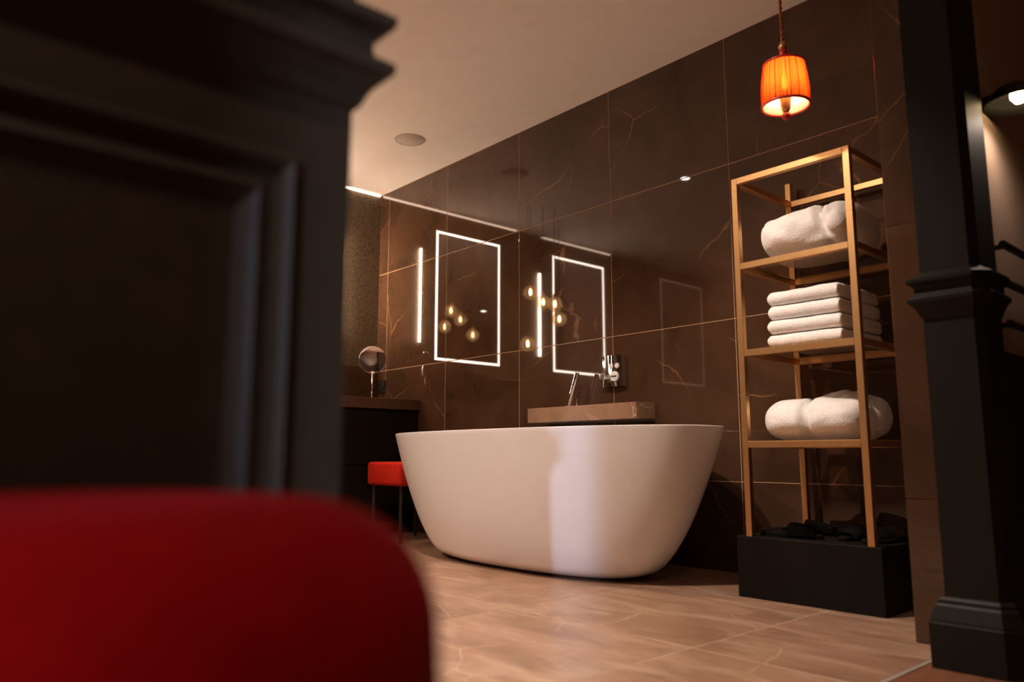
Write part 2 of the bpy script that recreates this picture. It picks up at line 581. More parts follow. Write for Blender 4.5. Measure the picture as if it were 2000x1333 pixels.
def light_blocker(x0, x1):  # folded sheet added out of view to trim the cool light to a stripe
    bm = bmesh.new()
    rows = []
    for k in range(61):
        x_ = x0 + (x1 - x0) * k / 60
        y_ = -2.60 + 0.025 * math.sin(k * 0.9)
        rows.append([bm.verts.new((x_, y_, 0.02)), bm.verts.new((x_, y_, 2.40))])
    for a, b in zip(rows, rows[1:]):
        bm.faces.new((a[0], b[0], b[1], a[1]))
    bmesh.ops.solidify(bm, geom=list(bm.faces), thickness=0.003)
    return bm
for a, lb in (((1.30, 1.872), 'unseen dark blocker added on the left of the light gap'), ((1.930, 2.80), 'unseen dark blocker added on the right of the light gap')):
    tag(obj('light_blocker', light_blocker(*a), 'taupe', None, True), lb, 'light_blocker')

# ---- panelled dividing wall, near left
XP, YE = -0.69, 0.387
wp = structure(obj('wall_portal', boxm(XP - 0.15, XP, -2.7, YE, 0, CEIL), 'panel_paint'), 'dark panelled dividing wall, close to the camera')
RAIL = [(0, 0.880), (0.006, 0.886), (0.012, 0.900), (0.022, 0.914), (0.032, 0.921), (0.033, 0.931), (0.028, 0.936), (0.017, 0.940), (0.015, 0.948), (0.015, 0.960),
        (0.019, 0.966), (0.031, 0.973), (0.033, 0.978), (0.033, 0.986), (0.026, 0.991), (0.010, 0.997), (0.0, 1.004)]
obj('chair_rail', sweep(bmesh.new(), [(XP, -2.6), (XP, YE), (XP - 0.15, YE)], RAIL, 1), 'panel_paint', wp)
# panel moulding: mitred rectangular frame below the chair rail
def panel_frame(y0, y1, z0, z1):
    prof = [(0, 0), (0.002, 0.010), (0.008, 0.014), (0.016, 0.010), (0.020, 0.003), (0.030, 0.002), (0.034, 0.009), (0.041, 0.011), (0.048, 0.006), (0.060, -0.004), (0.068, -0.006), (0.068, 0.0008 - 0.010)]
    bm = bmesh.new()
    rows = []
    for ins, pr in prof:
        rows.append([bm.verts.new((XP + 0.0005 + max(pr, 0.0002), y, z)) for y, z in ((y0 + ins, z0 + ins), (y1 - ins, z0 + ins), (y1 - ins, z1 - ins), (y0 + ins, z1 - ins))])
    for a, b in zip(rows, rows[1:]):
        for k in range(4):
            bm.faces.new((a[k], a[(k + 1) % 4], b[(k + 1) % 4], b[k]))
    bmesh.ops.recalc_face_normals(bm, faces=bm.faces)
    return bm
obj('panel_moulding', panel_frame(-0.62, 0.327, 0.16, 0.812), 'panel_paint', wp)
obj('panel_moulding', panel_frame(-1.72, -0.78, 0.16, 0.812), 'panel_paint', wp)
obj('skirting', sweep(bmesh.new(), [(XP, -2.6), (XP, YE), (XP - 0.15, YE)], [(0, 0), (0.02, 0), (0.02, 0.10), (0.012, 0.12), (0, 0.125)], 1), 'panel_paint', wp)

# ---- pilaster in front of the pier
pil = structure(empty('trim_2', (0, 0, 0)), 'dark painted pilaster at the end of the dividing wall')
PATH = [(-0.782, 2.363), (-0.782, 2.150), (-0.662, 2.150), (-0.643, 2.170), (-0.643, 2.30)]
bm = bmesh.new()
sh = [bm.verts.new((x_, y_, 0.0)) for x_, y_ in PATH]
st = [bm.verts.new((x_, y_, CEIL)) for x_, y_ in PATH]
for k in range(len(PATH)):
    k2 = (k + 1) % len(PATH)
    bm.faces.new((sh[k], sh[k2], st[k2], st[k]))
bm.faces.new(st)
bm.faces.new(sh[::-1])
bmesh.ops.recalc_face_normals(bm, faces=bm.faces)
obj('shaft', bm, 'dark_wood_shaded', pil)
rail2 = [(p * 0.85, z - 0.002) for p, z in RAIL]
obj('chair_rail', sweep(bmesh.new(), PATH, rail2, 1), 'dark_wood_shaded', pil)
obj('base', sweep(bmesh.new(), PATH, [(0, 0), (0.032, 0), (0.032, 0.108), (0.030, 0.112), (0.029, 0.118), (0.018, 0.150), (0.013, 0.156), (0.012, 0.164), (0.006, 0.171), (0, 0.173)], 1), 'dark_wood_shaded', pil)
obj('cap', sweep(bmesh.new(), PATH, [(0, 2.30), (0.02, 2.36), (0.04, 2.44), (0.04, CEIL - 0.001), (0, CEIL - 0.001)], 1), 'dark_wood_shaded', pil)
# ---- passage wall beyond the pilaster (bedroom side)
pw = structure(obj('wall_passage', boxm(-0.80, -0.672, 2.30, 4.5, 0, CEIL), 'passage'), 'warm taupe wall beyond the pilaster')
obj('wainscot', boxm(-0.672, -0.664, 2.30, 4.5, 0, 0.80), 'dark_wood_shaded', pw)

# ================================================================== THINGS
# ---- bathtub
XC, YC, ZR = -2.785, 2.633, 0.640
def tub_ring(bm, A, B, n, z, seg=96, xo=0.0):
    r = []
    for k in range(seg):
        t = 2 * PI * k / seg
        c, s = math.cos(t), math.sin(t)
        r.append(bm.verts.new((xo + A * math.copysign(abs(c) ** (2 / n), c), B * math.copysign(abs(s) ** (2 / n), s), z)))
    return r
def outer(zf):
    g = zf ** 0.47
    A = 0.575 + (1.008 - 0.575) * g
    B = 0.212 + (0.402 - 0.212) * g
    e = 0.05 * max(0, 1 - zf * ZR / 0.05) ** 2
    return A - e, B - e, 2.36 + (2.5 - 2.36) * zf
tub = empty('bathtub', (XC, YC, 0))
tag(tub, 'large white freestanding oval bathtub in front of the marble tiled wall', 'bathtub')
bm = bmesh.new()
rings = []
for zf in [0.016, 0.022, 0.032, 0.046, 0.062, 0.08, 0.11, 0.15, 0.20, 0.27, 0.35, 0.44, 0.54, 0.64, 0.74, 0.84, 0.92, 0.97, 0.99]:
    A, B, n = outer(zf)
    rings.append(tub_ring(bm, A, B, n, zf * ZR))
A, B, n = outer(1.0)
for da, z in ((-0.001, ZR - 0.002), (-0.004, ZR), (-0.012, ZR), (-0.016, ZR - 0.002), (-0.020, ZR - 0.010)):
    rings.append(tub_ring(bm, A + da, B + da, n, z))
for zf in [0.9, 0.75, 0.6, 0.45, 0.33, 0.25, 0.21]:
    A, B, n = outer(zf)
    q = 0.03 + 0.10 * max(0, (0.4 - zf) / 0.2) ** 2
    rings.append(tub_ring(bm, A - q, B - q, n, zf * ZR))
for a, b in zip(rings, rings[1:]):
    for k in range(96):
        bm.faces.new((a[k], a[(k + 1) % 96], b[(k + 1) % 96], b[k]))
bm.faces.new(rings[0][::-1])
bm.faces.new(rings[-1])
obj('tub_shell', bm, 'white', tub, True, angle=50)
bm = bmesh.new()
r0 = tub_ring(bm, 0.50, 0.14, 2.3, 0.0)
r1 = tub_ring(bm, 0.50, 0.14, 2.3, 0.0115)
for k in range(96):
    bm.faces.new((r0[k], r0[(k + 1) % 96], r1[(k + 1) % 96], r1[k]))
bm.faces.new(r1)
bm.faces.new(r0[::-1])
obj('foot', bm, 'black', tub)
obj('drain', lathe(bmesh.new(), [(0, 0.139), (0.03, 0.139), (0.034, 0.136), (0.034, 0.134)], 24), 'chrome', tub, True)

# ---- ledge behind the tub with hand shower
ledge = obj('stone_ledge', boxm(-3.212, -2.429, 2.972, D - 0.001, 0.703, 0.783, bev=0.0015, seg=1), 'ledge')
tag(ledge, 'pale brown stone ledge on the tiled wall above the bathtub rim', 'ledge')
wand = empty('hand_shower', (-2.962, 3.045, 0.783))
tag(wand, 'slim chrome hand shower standing tilted out of the stone ledge', 'shower')
obj('socket', lathe(bmesh.new(), [(0.0, 0.008), (0.016, 0.008), (0.018, 0.006), (0.018, 0.0), (0, 0.0)], 24), 'chrome', wand, True, angle=40)
d = Vector((0.070, 0.0, 0.186))
obj('handle', tube(bmesh.new(), [d * 0.03, d * 0.30, d * 0.97, d], [0.0125, 0.0130, 0.0140, 0.0120], 20), 'chrome', wand, True, angle=50)
hose = obj('hose', tube(bmesh.new(), [(0.045, 0.02, 0.0), (0.045, 0.02, 0.03), (0.045, 0.02, 0.045)], 0.0035, 8), 'chrome', wand, True)

# ---- bath thermostat on the wall
th = empty('thermostat', (-2.681, D, 0.964))
tag(th, 'square chrome bath control plate with round knobs on the tiled wall', 'tap')
bm = bmesh.new()
NS = 16
prv = None
for i in range(NS + 1):
    t = i / NS * 2 - 1
    xx = t * 0.075
    yy = -0.034 + 0.010 * t * t
    row = [bm.verts.new((xx, yy, 0.083)), bm.verts.new((xx, yy, -0.083)), bm.verts.new((xx, -0.0005, -0.083)), bm.verts.new((xx, -0.0005, 0.083))]
    if prv:
        for k in range(4):
            bm.faces.new((prv[k], prv[(k + 1) % 4], row[(k + 1) % 4], row[k]))
    else:
        bm.faces.new(row)
    prv = row
bm.faces.new(prv[::-1])
bmesh.ops.recalc_face_normals(bm, faces=bm.faces)
obj('plate', bm, 'chrome', th, True, angle=30)
def knob(parent, name, x_, z_, r, depth, m_):
    bm = lathe(bmesh.new(), [(0, depth), (r * 0.55, depth), (r * 0.6, depth - 0.002), (r * 0.92, depth - 0.002), (r, depth - 0.006), (r, 0)], 24)
    bmesh.ops.rotate(bm, verts=bm.verts, cent=(0, 0, 0), matrix=Matrix.Rotation(PI / 2, 3, 'X'))
    o = obj(name, bm, m_, parent, True, angle=40)
    o.location = (x_, -0.033, z_)
    return o
knob(th, 'button', -0.008, 0.026, 0.0145, 0.004, 'white_knob')
knob(th, 'button', 0.031, 0.026, 0.0145, 0.004, 'white_knob')
kb = knob(th, 'dial', 0.016, -0.030, 0.027, 0.010, 'white_knob')
obj('pointer', boxm(-0.017, 0.017, -0.0135, -0.0095, -0.003, 0.003), 'black', kb)
bm = tube(bmesh.new(), [(-0.046, -0.03, -0.030), (-0.046, -0.052, -0.030), (-0.046, -0.053, -0.030), (-0.046, -0.068, -0.030)], [0.009, 0.009, 0.018, 0.018], 20)
lv = obj('lever', bm, 'chrome', th, True, angle=40)

# ---- shelf rack on black plinth
RX0, RX1, RY0, RY1 = -1.640, -1.162, 2.634, 3.085
ZP, ZT, BT = 0.2215, 1.617, 0.0245
plinth = obj('plinth', boxm(-1.680, -1.139, 2.630, 3.118, 0, ZP, bev=0.002, seg=1), 'plinth')
tag(plinth, 'black wooden plinth block on the floor carrying the brass shelf rack', 'plinth')
rack = empty('shelf_rack', ((RX0 + RX1) / 2, (RY0 + RY1) / 2, ZP))
tag(rack, 'tall slim brass frame rack with smoked glass shelves on black plinth', 'shelf')
ox, oy = (RX0 + RX1) / 2, (RY0 + RY1) / 2
def rb(x0, x1, y0, y1, z0, z1, name):
    return obj(name, boxm(x0 - ox, x1 - ox, y0 - oy, y1 - oy, z0 - ZP, z1 - ZP, bev=0.0012, seg=1), 'gold', rack)
for xa in (RX0, RX1 - BT):
    rb(xa, xa + BT, RY0, RY0 + BT, ZP, ZT, 'post')
    rb(xa, xa + BT, RY1 - BT, RY1, ZP, 1.70, 'post')
SHELF_Z = [1.2685, 0.925, 0.575]
for zt in [ZT] + SHELF_Z:
    rb(RX0 + BT, RX1 - BT, RY0, RY0 + BT, zt - BT, zt, 'front_bar')
    rb(RX0 + BT, RX1 - BT, RY1 - BT, RY1, zt - BT, zt, 'rear_bar')
    for xa in (RX0, RX1 - BT):
        rb(xa, xa + BT, RY0 + BT, RY1 - BT, zt - BT, zt, 'side_bar')
for zt in SHELF_Z:
    obj('glass_shelf', boxm(RX0 + BT - ox, RX1 - BT - ox, RY0 + BT - oy, RY1 - BT - oy, zt - 0.009 - ZP, zt - 0.001 - ZP), 'shelf_glass', rack)

# ---- towels
def bundle(w_, dpt, hgt, seed, puff=0.5, lumps=0.012, crease=None, nx=56, na=72, sq=2.6, end_sq=3.0, ridge=0.55, cdepth=0.28, cwid=0.06, slant=0.0):
    """folded terry bundle: length along X (w_), rounded fold at front; base at z=0, centred on x,y"""
    bm = bmesh.new()
    rows = []
    for i in range(nx + 1):
        t = -1 + 2 * i / nx
        te = math.sin(t * PI / 2)                      # denser rings towards both ends
        k = max(0.0, 1 - abs(te) ** end_sq) ** puff
        row = []
        for j in range(na):
            a = 2 * PI * j / na
            c, s = math.cos(a), math.sin(a)
            cr = 1.0 if crease is None else 1 - cdepth * math.exp(-((te - crease - slant * s) / cwid) ** 2)
            yy = math.copysign(abs(c) ** (2 / sq), c)
            zz = math.copysign(abs(s) ** (2 / sq), s)
            p = Vector((te * w_ / 2, yy * dpt / 2 * (0.12 + 0.88 * k) * (1 - (1 - cr) * 0.75), zz * hgt / 2 * (0.12 + 0.88 * k) * (cr if zz > 0 else 1)))
            q = Vector((p.x * 7 + seed * 3.1, p.y * 7, p.z * 9))
            nv = noise.noise(q) + 0.5 * noise.noise(q * 2.3) - ridge * max(0.0, 0.16 - abs(noise.noise(q * 1.25 + Vector((9, 4, 2))))) / 0.16
            p += Vector((0.15 * nv, yy * nv, zz * nv * (1.0 if zz > 0 else 0.2))) * lumps
            row.append(bm.verts.new((p.x, p.y, max(0.0006, p.z + hgt / 2))))
        rows.append(row)
    for a, b in zip(rows, rows[1:]):
        for j in range(na):
            bm.faces.new((a[j], b[j], b[(j + 1) % na], a[(j + 1) % na]))
    bm.faces.new(rows[0])
    bm.faces.new(rows[-1][::-1])
    bmesh.ops.recalc_face_normals(bm, faces=bm.faces)
    return bm
def folded_towel(w_, dpt, t_, seed):
    """flat towel folded over in two layers, smooth round fold at the front, layered edges on the side"""
    prof = []
    r = t_ / 2
    for k in range(13):
        a = PI / 2 + PI * k / 12
        prof.append((-dpt / 2 + r + r * math.cos(a) * 1.0, r + r * math.sin(a)))
    prof += [(-dpt / 4, 0.0), (0, 0.0), (dpt / 4, 0.0), (dpt / 2 - 0.004, 0.0), (dpt / 2, r * 0.45), (dpt / 2 - 0.003, r * 0.92), (dpt / 4, r * 0.97), (-dpt / 6, r * 0.985), (-dpt / 2 + r * 1.1, r),
             (-dpt / 6, r * 1.015), (dpt / 4, r * 1.03), (dpt / 2 - 0.004, r * 1.08), (dpt / 2 - 0.001, r * 1.6), (dpt / 2 - 0.006, t_), (dpt / 4, t_), (0, t_), (-dpt / 4, t_)]
    bm = bmesh.new()
    rows = []
    nx = 30
    for i in range(nx + 1):
        t = -1 + 2 * i / nx
        te = math.sin(t * PI / 2)
        row = []
        e = max(0.0, (abs(te) - 0.94) / 0.06) ** 2
        for (y, z) in prof:
            nv = noise.noise(Vector((te * 2.3 + seed * 5.7, y * 5, z * 8)))
            n2 = noise.noise(Vector((te * 1.1 + seed * 2.7, y * 2, 3.0)))
            row.append(bm.verts.new((te * w_ / 2 + 0.003 * nv, y + 0.006 * n2 + 0.003 * nv, max(0.0004, z + (z / t_) * 0.004 * nv - e * (z - r) * 0.35))))
        rows.append(row)
    n = len(prof)
    for a, b in zip(rows, rows[1:]):
        for j in range(n):
            bm.faces.new((a[j], b[j], b[(j + 1) % n], a[(j + 1) % n]))
    bm.faces.new(rows[0])
    bm.faces.new(rows[-1][::-1])
    bmesh.ops.triangulate(bm, faces=[f for f in bm.faces if len(f.verts) > 4])
    bmesh.ops.recalc_face_normals(bm, faces=bm.faces)
    return bm
t = obj('towel_bundle', bundle(0.378, 0.395, 0.212, 1.3, 0.40, 0.016, 0.50, sq=2.15, end_sq=5.0, cdepth=0.22, cwid=0.075, slant=-0.16), 'terry', None, True, loc=(-1.396, 2.862, SHELF_Z[0]))
tag(t, 'bulky folded white terry bath sheet on the topmost glass shelf', 'towel')
names = [('bottom', 'lowest of the four folded white towels stacked on the middle shelf'), ('second', 'second from below of the four folded white towels on the middle shelf'),
         ('third', 'third from below of the four folded white towels on the middle shelf'), ('top', 'topmost of the four folded white towels stacked on the middle shelf')]
zz = SHELF_Z[1]
for i, (nm, lb) in enumerate(names):
    th_ = 0.0525 if i else 0.050
    o = obj('towel', folded_towel(0.287 - 0.004 * i, 0.34, th_, i + 1), 'terry', None, True, loc=(-1.388 + random.uniform(-0.003, 0.003), 2.84 + random.uniform(-0.004, 0.004), zz + 0.0005), angle=70)
    tag(o, lb, 'towel', 'folded white towels on the middle shelf')
    zz += th_ + 0.003
t = empty('folded_bathrobe', (-1.395, 2.85, SHELF_Z[2]))
tag(t, 'folded white terry bathrobe with a deep crease on the lowest glass shelf', 'bathrobe')
obj('body', bundle(0.372, 0.25, 0.158, 4.1, 0.34, 0.009, 0.0, sq=2.2, end_sq=4.5, ridge=0.2, cdepth=0.36, cwid=0.07, slant=-0.05), 'terry', t, True, loc=(-0.006, -0.072, 0))
obj('hood', bundle(0.28, 0.22, 0.190, 6.7, 0.45, 0.014, None, sq=2.3), 'terry', t, True, loc=(0.035, 0.10, 0))

# ---- black slippers on the plinth
def slipper():
    root = empty('slipper', (0, 0, 0))
    bm = bmesh.new()
    n = 40
    outl = []
    for k in range(n):
        a = 2 * PI * k / n
        y = 0.130 * math.sin(a)
        wd = 0.046 * (1 + 0.16 * math.sin(a) - 0.12 * math.cos(2 * a + 0.6))
        outl.append((wd * math.cos(a), y))
    lv_ = [(0.97, 0.0), (1.0, 0.003), (1.0, 0.013), (0.96, 0.017)]
    rows = [[bm.verts.new((x_ * s, y_ * s, z_)) for x_, y_ in outl] for s, z_ in lv_]
    for a, b in zip(rows, rows[1:]):
        for k in range(n):
            bm.faces.new((a[k], a[(k + 1) % n], b[(k + 1) % n], b[k]))
    bm.faces.new(rows[-1])
    bm.faces.new(rows[0][::-1])
    obj('sole', bm, 'rubber', root, True, angle=50)
    bm = bmesh.new()
    rows = []
    for i in range(9):
        y = -0.112 + 0.105 * i / 8
        hh = 0.022 + 0.022 * math.sin(PI * 0.5 * i / 8)
        wd = 0.034 + 0.014 * math.sin(PI * 0.5 * min(1, i / 5))
        rows.append([bm.verts.new((wd * math.cos(PI * k / 12), y, 0.010 + hh * math.sin(PI * k / 12))) for k in range(13)])
    for a, b in zip(rows, rows[1:]):
        for k in range(12):
            bm.faces.new((a[k], a[k + 1], b[k + 1], b[k]))
    bmesh.ops.solidify(bm, geom=list(bm.faces), thickness=0.004)
    bmesh.ops.recalc_face_normals(bm, faces=bm.faces)
    obj('upper', bm, 'rubber', root, True)
    return root
def dup(root):
    r = root.copy()
    COL.objects.link(r)
    for ch in list(root.children):
        c = ch.copy()
        COL.objects.link(c)
        c.parent = r
        for g in list(ch.children):
            q = g.copy()
            COL.objects.link(q)
            q.parent = c
    return r
sl = slipper()
spots_ = [(-1.545, 2.90, 1.75, 'black slipper at the left end of the plinth top'), (-1.520, 2.745, 1.50, 'black slipper at the front left of the plinth top'),
          (-1.322, 2.86, 0.05, 'black slipper lying left of the right front post'), (-1.218, 2.83, -0.03, 'black slipper beside the right front post of the rack')]
for i, (x_, y_, rz, lb) in enumerate(spots_):
    o = sl if i == 0 else dup(sl)
    o.location = (x_, y_, ZP)
    o.rotation_euler = (0, 0, rz)
    tag(o, lb, 'slipper', 'black slippers on the plinth')

# ---- pendant lamp with red pleated shade
PX, PY = -1.318, 2.50
ZB, ZS = 1.775, 1.935
pen = empty('pendant_lamp', (PX, PY, ZB))
tag(pen, 'small pendant lamp with glowing orange-red pleated shade above the brass rack', 'lamp')
def pleats(rb_, rt_, z0, z1, npl=64, amp=0.0022, seed=0):
    bm = bmesh.new()
    seg = npl * 4
    rows = []
    for i in range(9):
        f = i / 8
        r = rb_ + (rt_ - rb_) * f + 0.004 * math.sin(PI * f)
        row = []
        for k in range(seg):
            a = 2 * PI * k / seg
            rr = r + amp * math.sin(npl * a + 1.2 * math.sin(5 * a)) * (0.6 + 0.4 * math.sin(PI * f))
            row.append(bm.verts.new((rr * math.cos(a), rr * math.sin(a), z0 + (z1 - z0) * f)))
        rows.append(row)
    for a, b in zip(rows, rows[1:]):
        for k in range(seg):
            bm.faces.new((a[k], a[(k + 1) % seg], b[(k + 1) % seg], b[k]))
    return bm
RB, RT = 0.0835, 0.0715
sh_ = obj('shade', pleats(RB, RT, 0, ZS - ZB), 'shade', pen, True)
obj('lining', lathe(bmesh.new(), [(RB - 0.005, 0.001), (RT - 0.005, ZS - ZB - 0.001)], 48), 'lining', sh_, True)
def ring_tube(r, z, rad, seg=48):
    bm = bmesh.new()
    rows = []
    for k in range(seg):
        a = 2 * PI * k / seg
        rows.append([bm.verts.new(((r + rad * math.cos(b)) * math.cos(a), (r + rad * math.cos(b)) * math.sin(a), z + 1.4 * rad * math.sin(b))) for b in [2 * PI * j / 8 for j in range(8)]])
    for i in range(seg):
        a, b = rows[i], rows[(i + 1) % seg]
        for j in range(8):
            bm.faces.new((a[j], b[j], b[(j + 1) % 8], a[(j + 1) % 8]))
    return bm
obj('shade_trim', ring_tube(RB, 0, 0.0035), 'red_bead', sh_, True)
obj('shade_trim', ring_tube(RT, ZS - ZB, 0.0035), 'red_bead', sh_, True)
obj('shade_top', lathe(bmesh.new(), [(0.018, ZS - ZB - 0.004), (RT - 0.004, ZS - ZB - 0.002), (RT - 0.004, ZS - ZB), (0.018, ZS - ZB + 0.002)], 40), 'red_bead', pen, True)
# finial: brass cup and red ball below, neck above, cord up to the ceiling rose
obj('cup', lathe(bmesh.new(), [(0.006, 0.060), (0.026, 0.055), (0.028, 0.045), (0.024, 0.036), (0.019, 0.028), (0.016, -0.010), (0.010, -0.022), (0, -0.022)], 28), 'gold', pen, True)
obj('finial_ball', lathe(bmesh.new(), [(0, -0.054)] + [(0.0165 * math.sin(PI * k / 10), -0.038 - 0.0155 * math.cos(PI * k / 10)) for k in range(1, 10)] + [(0, -0.0225)], 24), 'red_bead', pen, True)
zt = ZS - ZB
nk = obj('neck', lathe(bmesh.new(), [(0, zt), (0.013, zt), (0.015, zt + 0.006), (0.012, zt + 0.016), (0.012, zt + 0.026), (0.0, zt + 0.027)], 24), 'gold', pen, True)
obj('neck_collar', lathe(bmesh.new(), [(0, zt + 0.026), (0.0125, zt + 0.026), (0.0135, zt + 0.040), (0.0125, zt + 0.060), (0, zt + 0.061)], 24), 'red_bead', nk, True)
obj('neck_cap', lathe(bmesh.new(), [(0, zt + 0.060), (0.0140, zt + 0.061), (0.0150, zt + 0.072), (0.010, zt + 0.082), (0.006, zt + 0.092), (0, zt + 0.093)], 24), 'gold', nk, True)
bm = bmesh.new()
for ph in (0, PI):
    pts = []
    for k in range(90):
        z = zt + 0.085 + (CEIL - ZB - zt - 0.105) * k / 89
        r = 0.0034
        pts.append((r * math.cos(k * 0.8 + ph), r * math.sin(k * 0.8 + ph), z))
    tube(bm, pts, 0.0036, 6)
obj('cord', bm, plain('copper_cord', (0.42, 0.13, 0.05), 0.5), pen, True)
obj('ceiling_rose', lathe(bmesh.new(), [(0, CEIL - ZB - 0.03), (0.02, CEIL - ZB - 0.028), (0.05, CEIL - ZB - 0.008), (0.05, CEIL - ZB - 0.0005), (0, CEIL - ZB - 0.0005)], 32), 'gold', pen, True)
obj('bulb', lathe(bmesh.new(), [(0, 0.056), (0.008, 0.057), (0.011, 0.075), (0.010, 0.098), (0.005, 0.122), (0, 0.130)], 20), 'pendant_bulb', pen, True)

# ---- vanity
VX = -4.500
van = empty('vanity_cabinet', (-4.78, 1.6, 0))
tag(van, 'dark floor-standing vanity cabinet under the stone countertop by the back wall', 'cabinet')
obj('body', boxm(-0.280, 0.262, -1.50, 1.520, 0.08, 0.834), 'plinth', van)
obj('toe_kick', boxm(-0.280, 0.21, -1.50, 1.520, 0.0, 0.08), 'black', van)
for k in range(3):
    for z0, z1 in ((0.09, 0.455), (0.463, 0.826)):
        obj('drawer', boxm(0.2622, 0.280, 0.516 - k * 1.005, 1.512 - k * 1.005, z0, z1, bev=0.0015, seg=1), 'plinth', van)
ct = obj('countertop', boxm(-5.064, -4.484, 0.09, D - 0.001, 0.8345, 0.907, bev=0.002, seg=1), 'counter')
tag(ct, 'brown stone countertop slab along the back wall', 'countertop')
sp = obj('backsplash', boxm(-5.064, -5.046, 0.09, D - 0.001, 0.9075, 1.18, bev=0.002, seg=1), 'counter')
tag(sp, 'dark stone backsplash ledge above the countertop', 'backsplash')

# ---- round make-up mirror on the countertop
mx_, my_ = -4.76, 2.899
mm = empty('makeup_mirror', (mx_, my_, 0.9075))
tag(mm, 'round chrome make-up mirror on a thin stem on the stone countertop', 'mirror')
obj('base', lathe(bmesh.new(), [(0, 0), (0.075, 0), (0.075, 0.006), (0.02, 0.012), (0.006, 0.02), (0, 0.02)], 32), 'chrome', mm, True, angle=40)
obj('stem', tube(bmesh.new(), [(0, 0, 0.012), (0, 0, 0.21)], 0.0062, 12), 'chrome', mm, True)
head = empty('head', (0, 0, 0.292))
head.parent = mm
axis = (Vector((0.05, 0.25, 0.62)) - Vector((mx_, my_, 1.20))).normalized()
head.rotation_euler = axis.to_track_quat('Z', 'Y').to_euler()
RM = 0.094
obj('reflector', lathe(bmesh.new(), [(0, 0.0)] + [(RM * k / 24, (RM * k / 24) ** 2 / (2 * 0.62)) for k in range(1, 25)], 64), 'mirror', head, True)
obj('rim', lathe(bmesh.new(), [(RM, 0.0072), (RM + 0.003, 0.008), (RM + 0.0045, 0.004), (RM + 0.003, -0.006), (RM * 0.7, -0.012), (0, -0.014)], 64), 'chrome', head, True)

# ---- black socket on the tiled wall beside the mirror
so = empty('wall_socket', (-4.985, D, 1.035))
tag(so, 'black wall socket in the corner above the countertop', 'socket')
obj('plate', boxm(-0.043, 0.043, -0.010, -0.0005, -0.045, 0.045, bev=0.002), 'black', so)
bm = lathe(bmesh.new(), [(0.024, 0.0), (0.024, 0.003), (0.021, 0.003), (0.020, 0.0)], 24)
bmesh.ops.rotate(bm, verts=bm.verts, cent=(0, 0, 0), matrix=Matrix.Rotation(PI / 2, 3, 'X'))
obj('insert', bm, 'black', so, True, loc=(0, -0.010, 0))

# ---- backlit mirrors and LED lines on the back wall (seen as reflections in the polished tiles)
def led_mirror(y0, y1, z0, z1, lm, label):
    r = empty('backlit_mirror', (-5.066, (y0 + y1) / 2, z0))
    tag(r, label, 'mirror')
    a, b, hh = (y0 - y1) / 2, (y1 - y0) / 2, z1 - z0
    obj('panel', boxm(0.001, 0.030, a, b, 0, hh), 'black', r)
    f = 0.021
    obj('glass', boxm(0.0302, 0.033, a + f, b - f, f, hh - f), 'mirror', r)
    bm = bmesh.new()
    box(bm, 0.0302, 0.034, a, b, 0, f)
    box(bm, 0.0302, 0.034, a, b, hh - f, hh)
    box(bm, 0.0302, 0.034, a, a + f, f, hh - f)
    box(bm, 0.0302, 0.034, b - f, b, f, hh - f)
    obj('led_border', bm, lm, r)
led_mirror(1.92, 2.61, 1.285, 2.365, 'led', 'tall backlit mirror nearest the tiled wall, reflected above the bathtub at left')
led_mirror(0.55, 1.265, 1.285, 2.385, 'led', 'second tall backlit mirror from the tiled wall, reflected above the stone ledge')
led_mirror(-1.12, -0.36, 1.285, 2.42, 'reflection_glow', 'dim lit panel added for the faint glass wall reflections beside the brass rack')  # added glowing panel in place of faint reflections in a glass wall
for y0, y1, lb in ((1.96, 2.60, 'narrow stone shelf under the first backlit mirror'), (0.60, 1.25, 'narrow stone shelf under the second backlit mirror')):
    o = obj('mirror_shelf', boxm(-5.0655, -4.975, y0, y1, 1.190, 1.208, bev=0.001, seg=1), 'ledge')
    tag(o, lb, 'shelf')
for y, lb in ((2.745, 'vertical light bar between the tiled wall and the first backlit mirror'), (1.415, 'vertical light bar between the two backlit mirrors')):
    o = obj('light_bar', boxm(-5.0655, -5.049, y - 0.0035, y + 0.0035, 1.42, 2.19), 'led_bar')
    tag(o, lb, 'light')
for y0, y1, lb in ((1.70, 3.11, 'horizontal light strip under the ceiling above the first backlit mirror'), (0.42, 1.38, 'horizontal light strip under the ceiling above the second backlit mirror')):
    o = obj('light_strip', boxm(-5.0655, -5.050, y0, y1, 2.536, 2.545), 'led_strip')
    tag(o, lb, 'light')

# ---- amber globe pendants in front of the mirrors (reflected in the tiles)
gl = empty('globe_pendant', (0, 0, 0))
obj('globe', lathe(bmesh.new(), [(0.012, 0.062)] + [(0.060 * math.sin(a), -0.060 * math.cos(a) * (1.0 if a < PI / 2 else 1.05)) for a in [PI * (22 - k) / 24 for k in range(0, 21)]] + [(0, -0.060)], 32), 'amber', gl, True)
obj('socket', lathe(bmesh.new(), [(0, 0.085), (0.008, 0.085), (0.014, 0.075), (0.014, 0.035), (0, 0.033)], 16), 'gold', gl, True)
obj('filament', lathe(bmesh.new(), [(0, 0.032), (0.008, 0.028), (0.013, 0.005), (0.010, -0.018), (0, -0.026)], 14), 'filament', gl, True)
GLOBES = [(2.050, 1.832, -4.50, 'highest amber glass globe pendant of the cluster before the vanity mirrors'),
          (1.925, 1.765, -4.48, 'amber glass globe pendant left of the middle pair in the reflected cluster'),
          (1.970, 1.716, -4.30, 'amber glass globe pendant right of the middle pair in the reflected cluster'),
          (1.760, 1.640, -4.46, 'amber glass globe pendant second lowest in the reflected cluster'),
          (2.210, 1.378, -4.36, 'lowest amber glass globe pendant of the cluster before the vanity mirrors')]
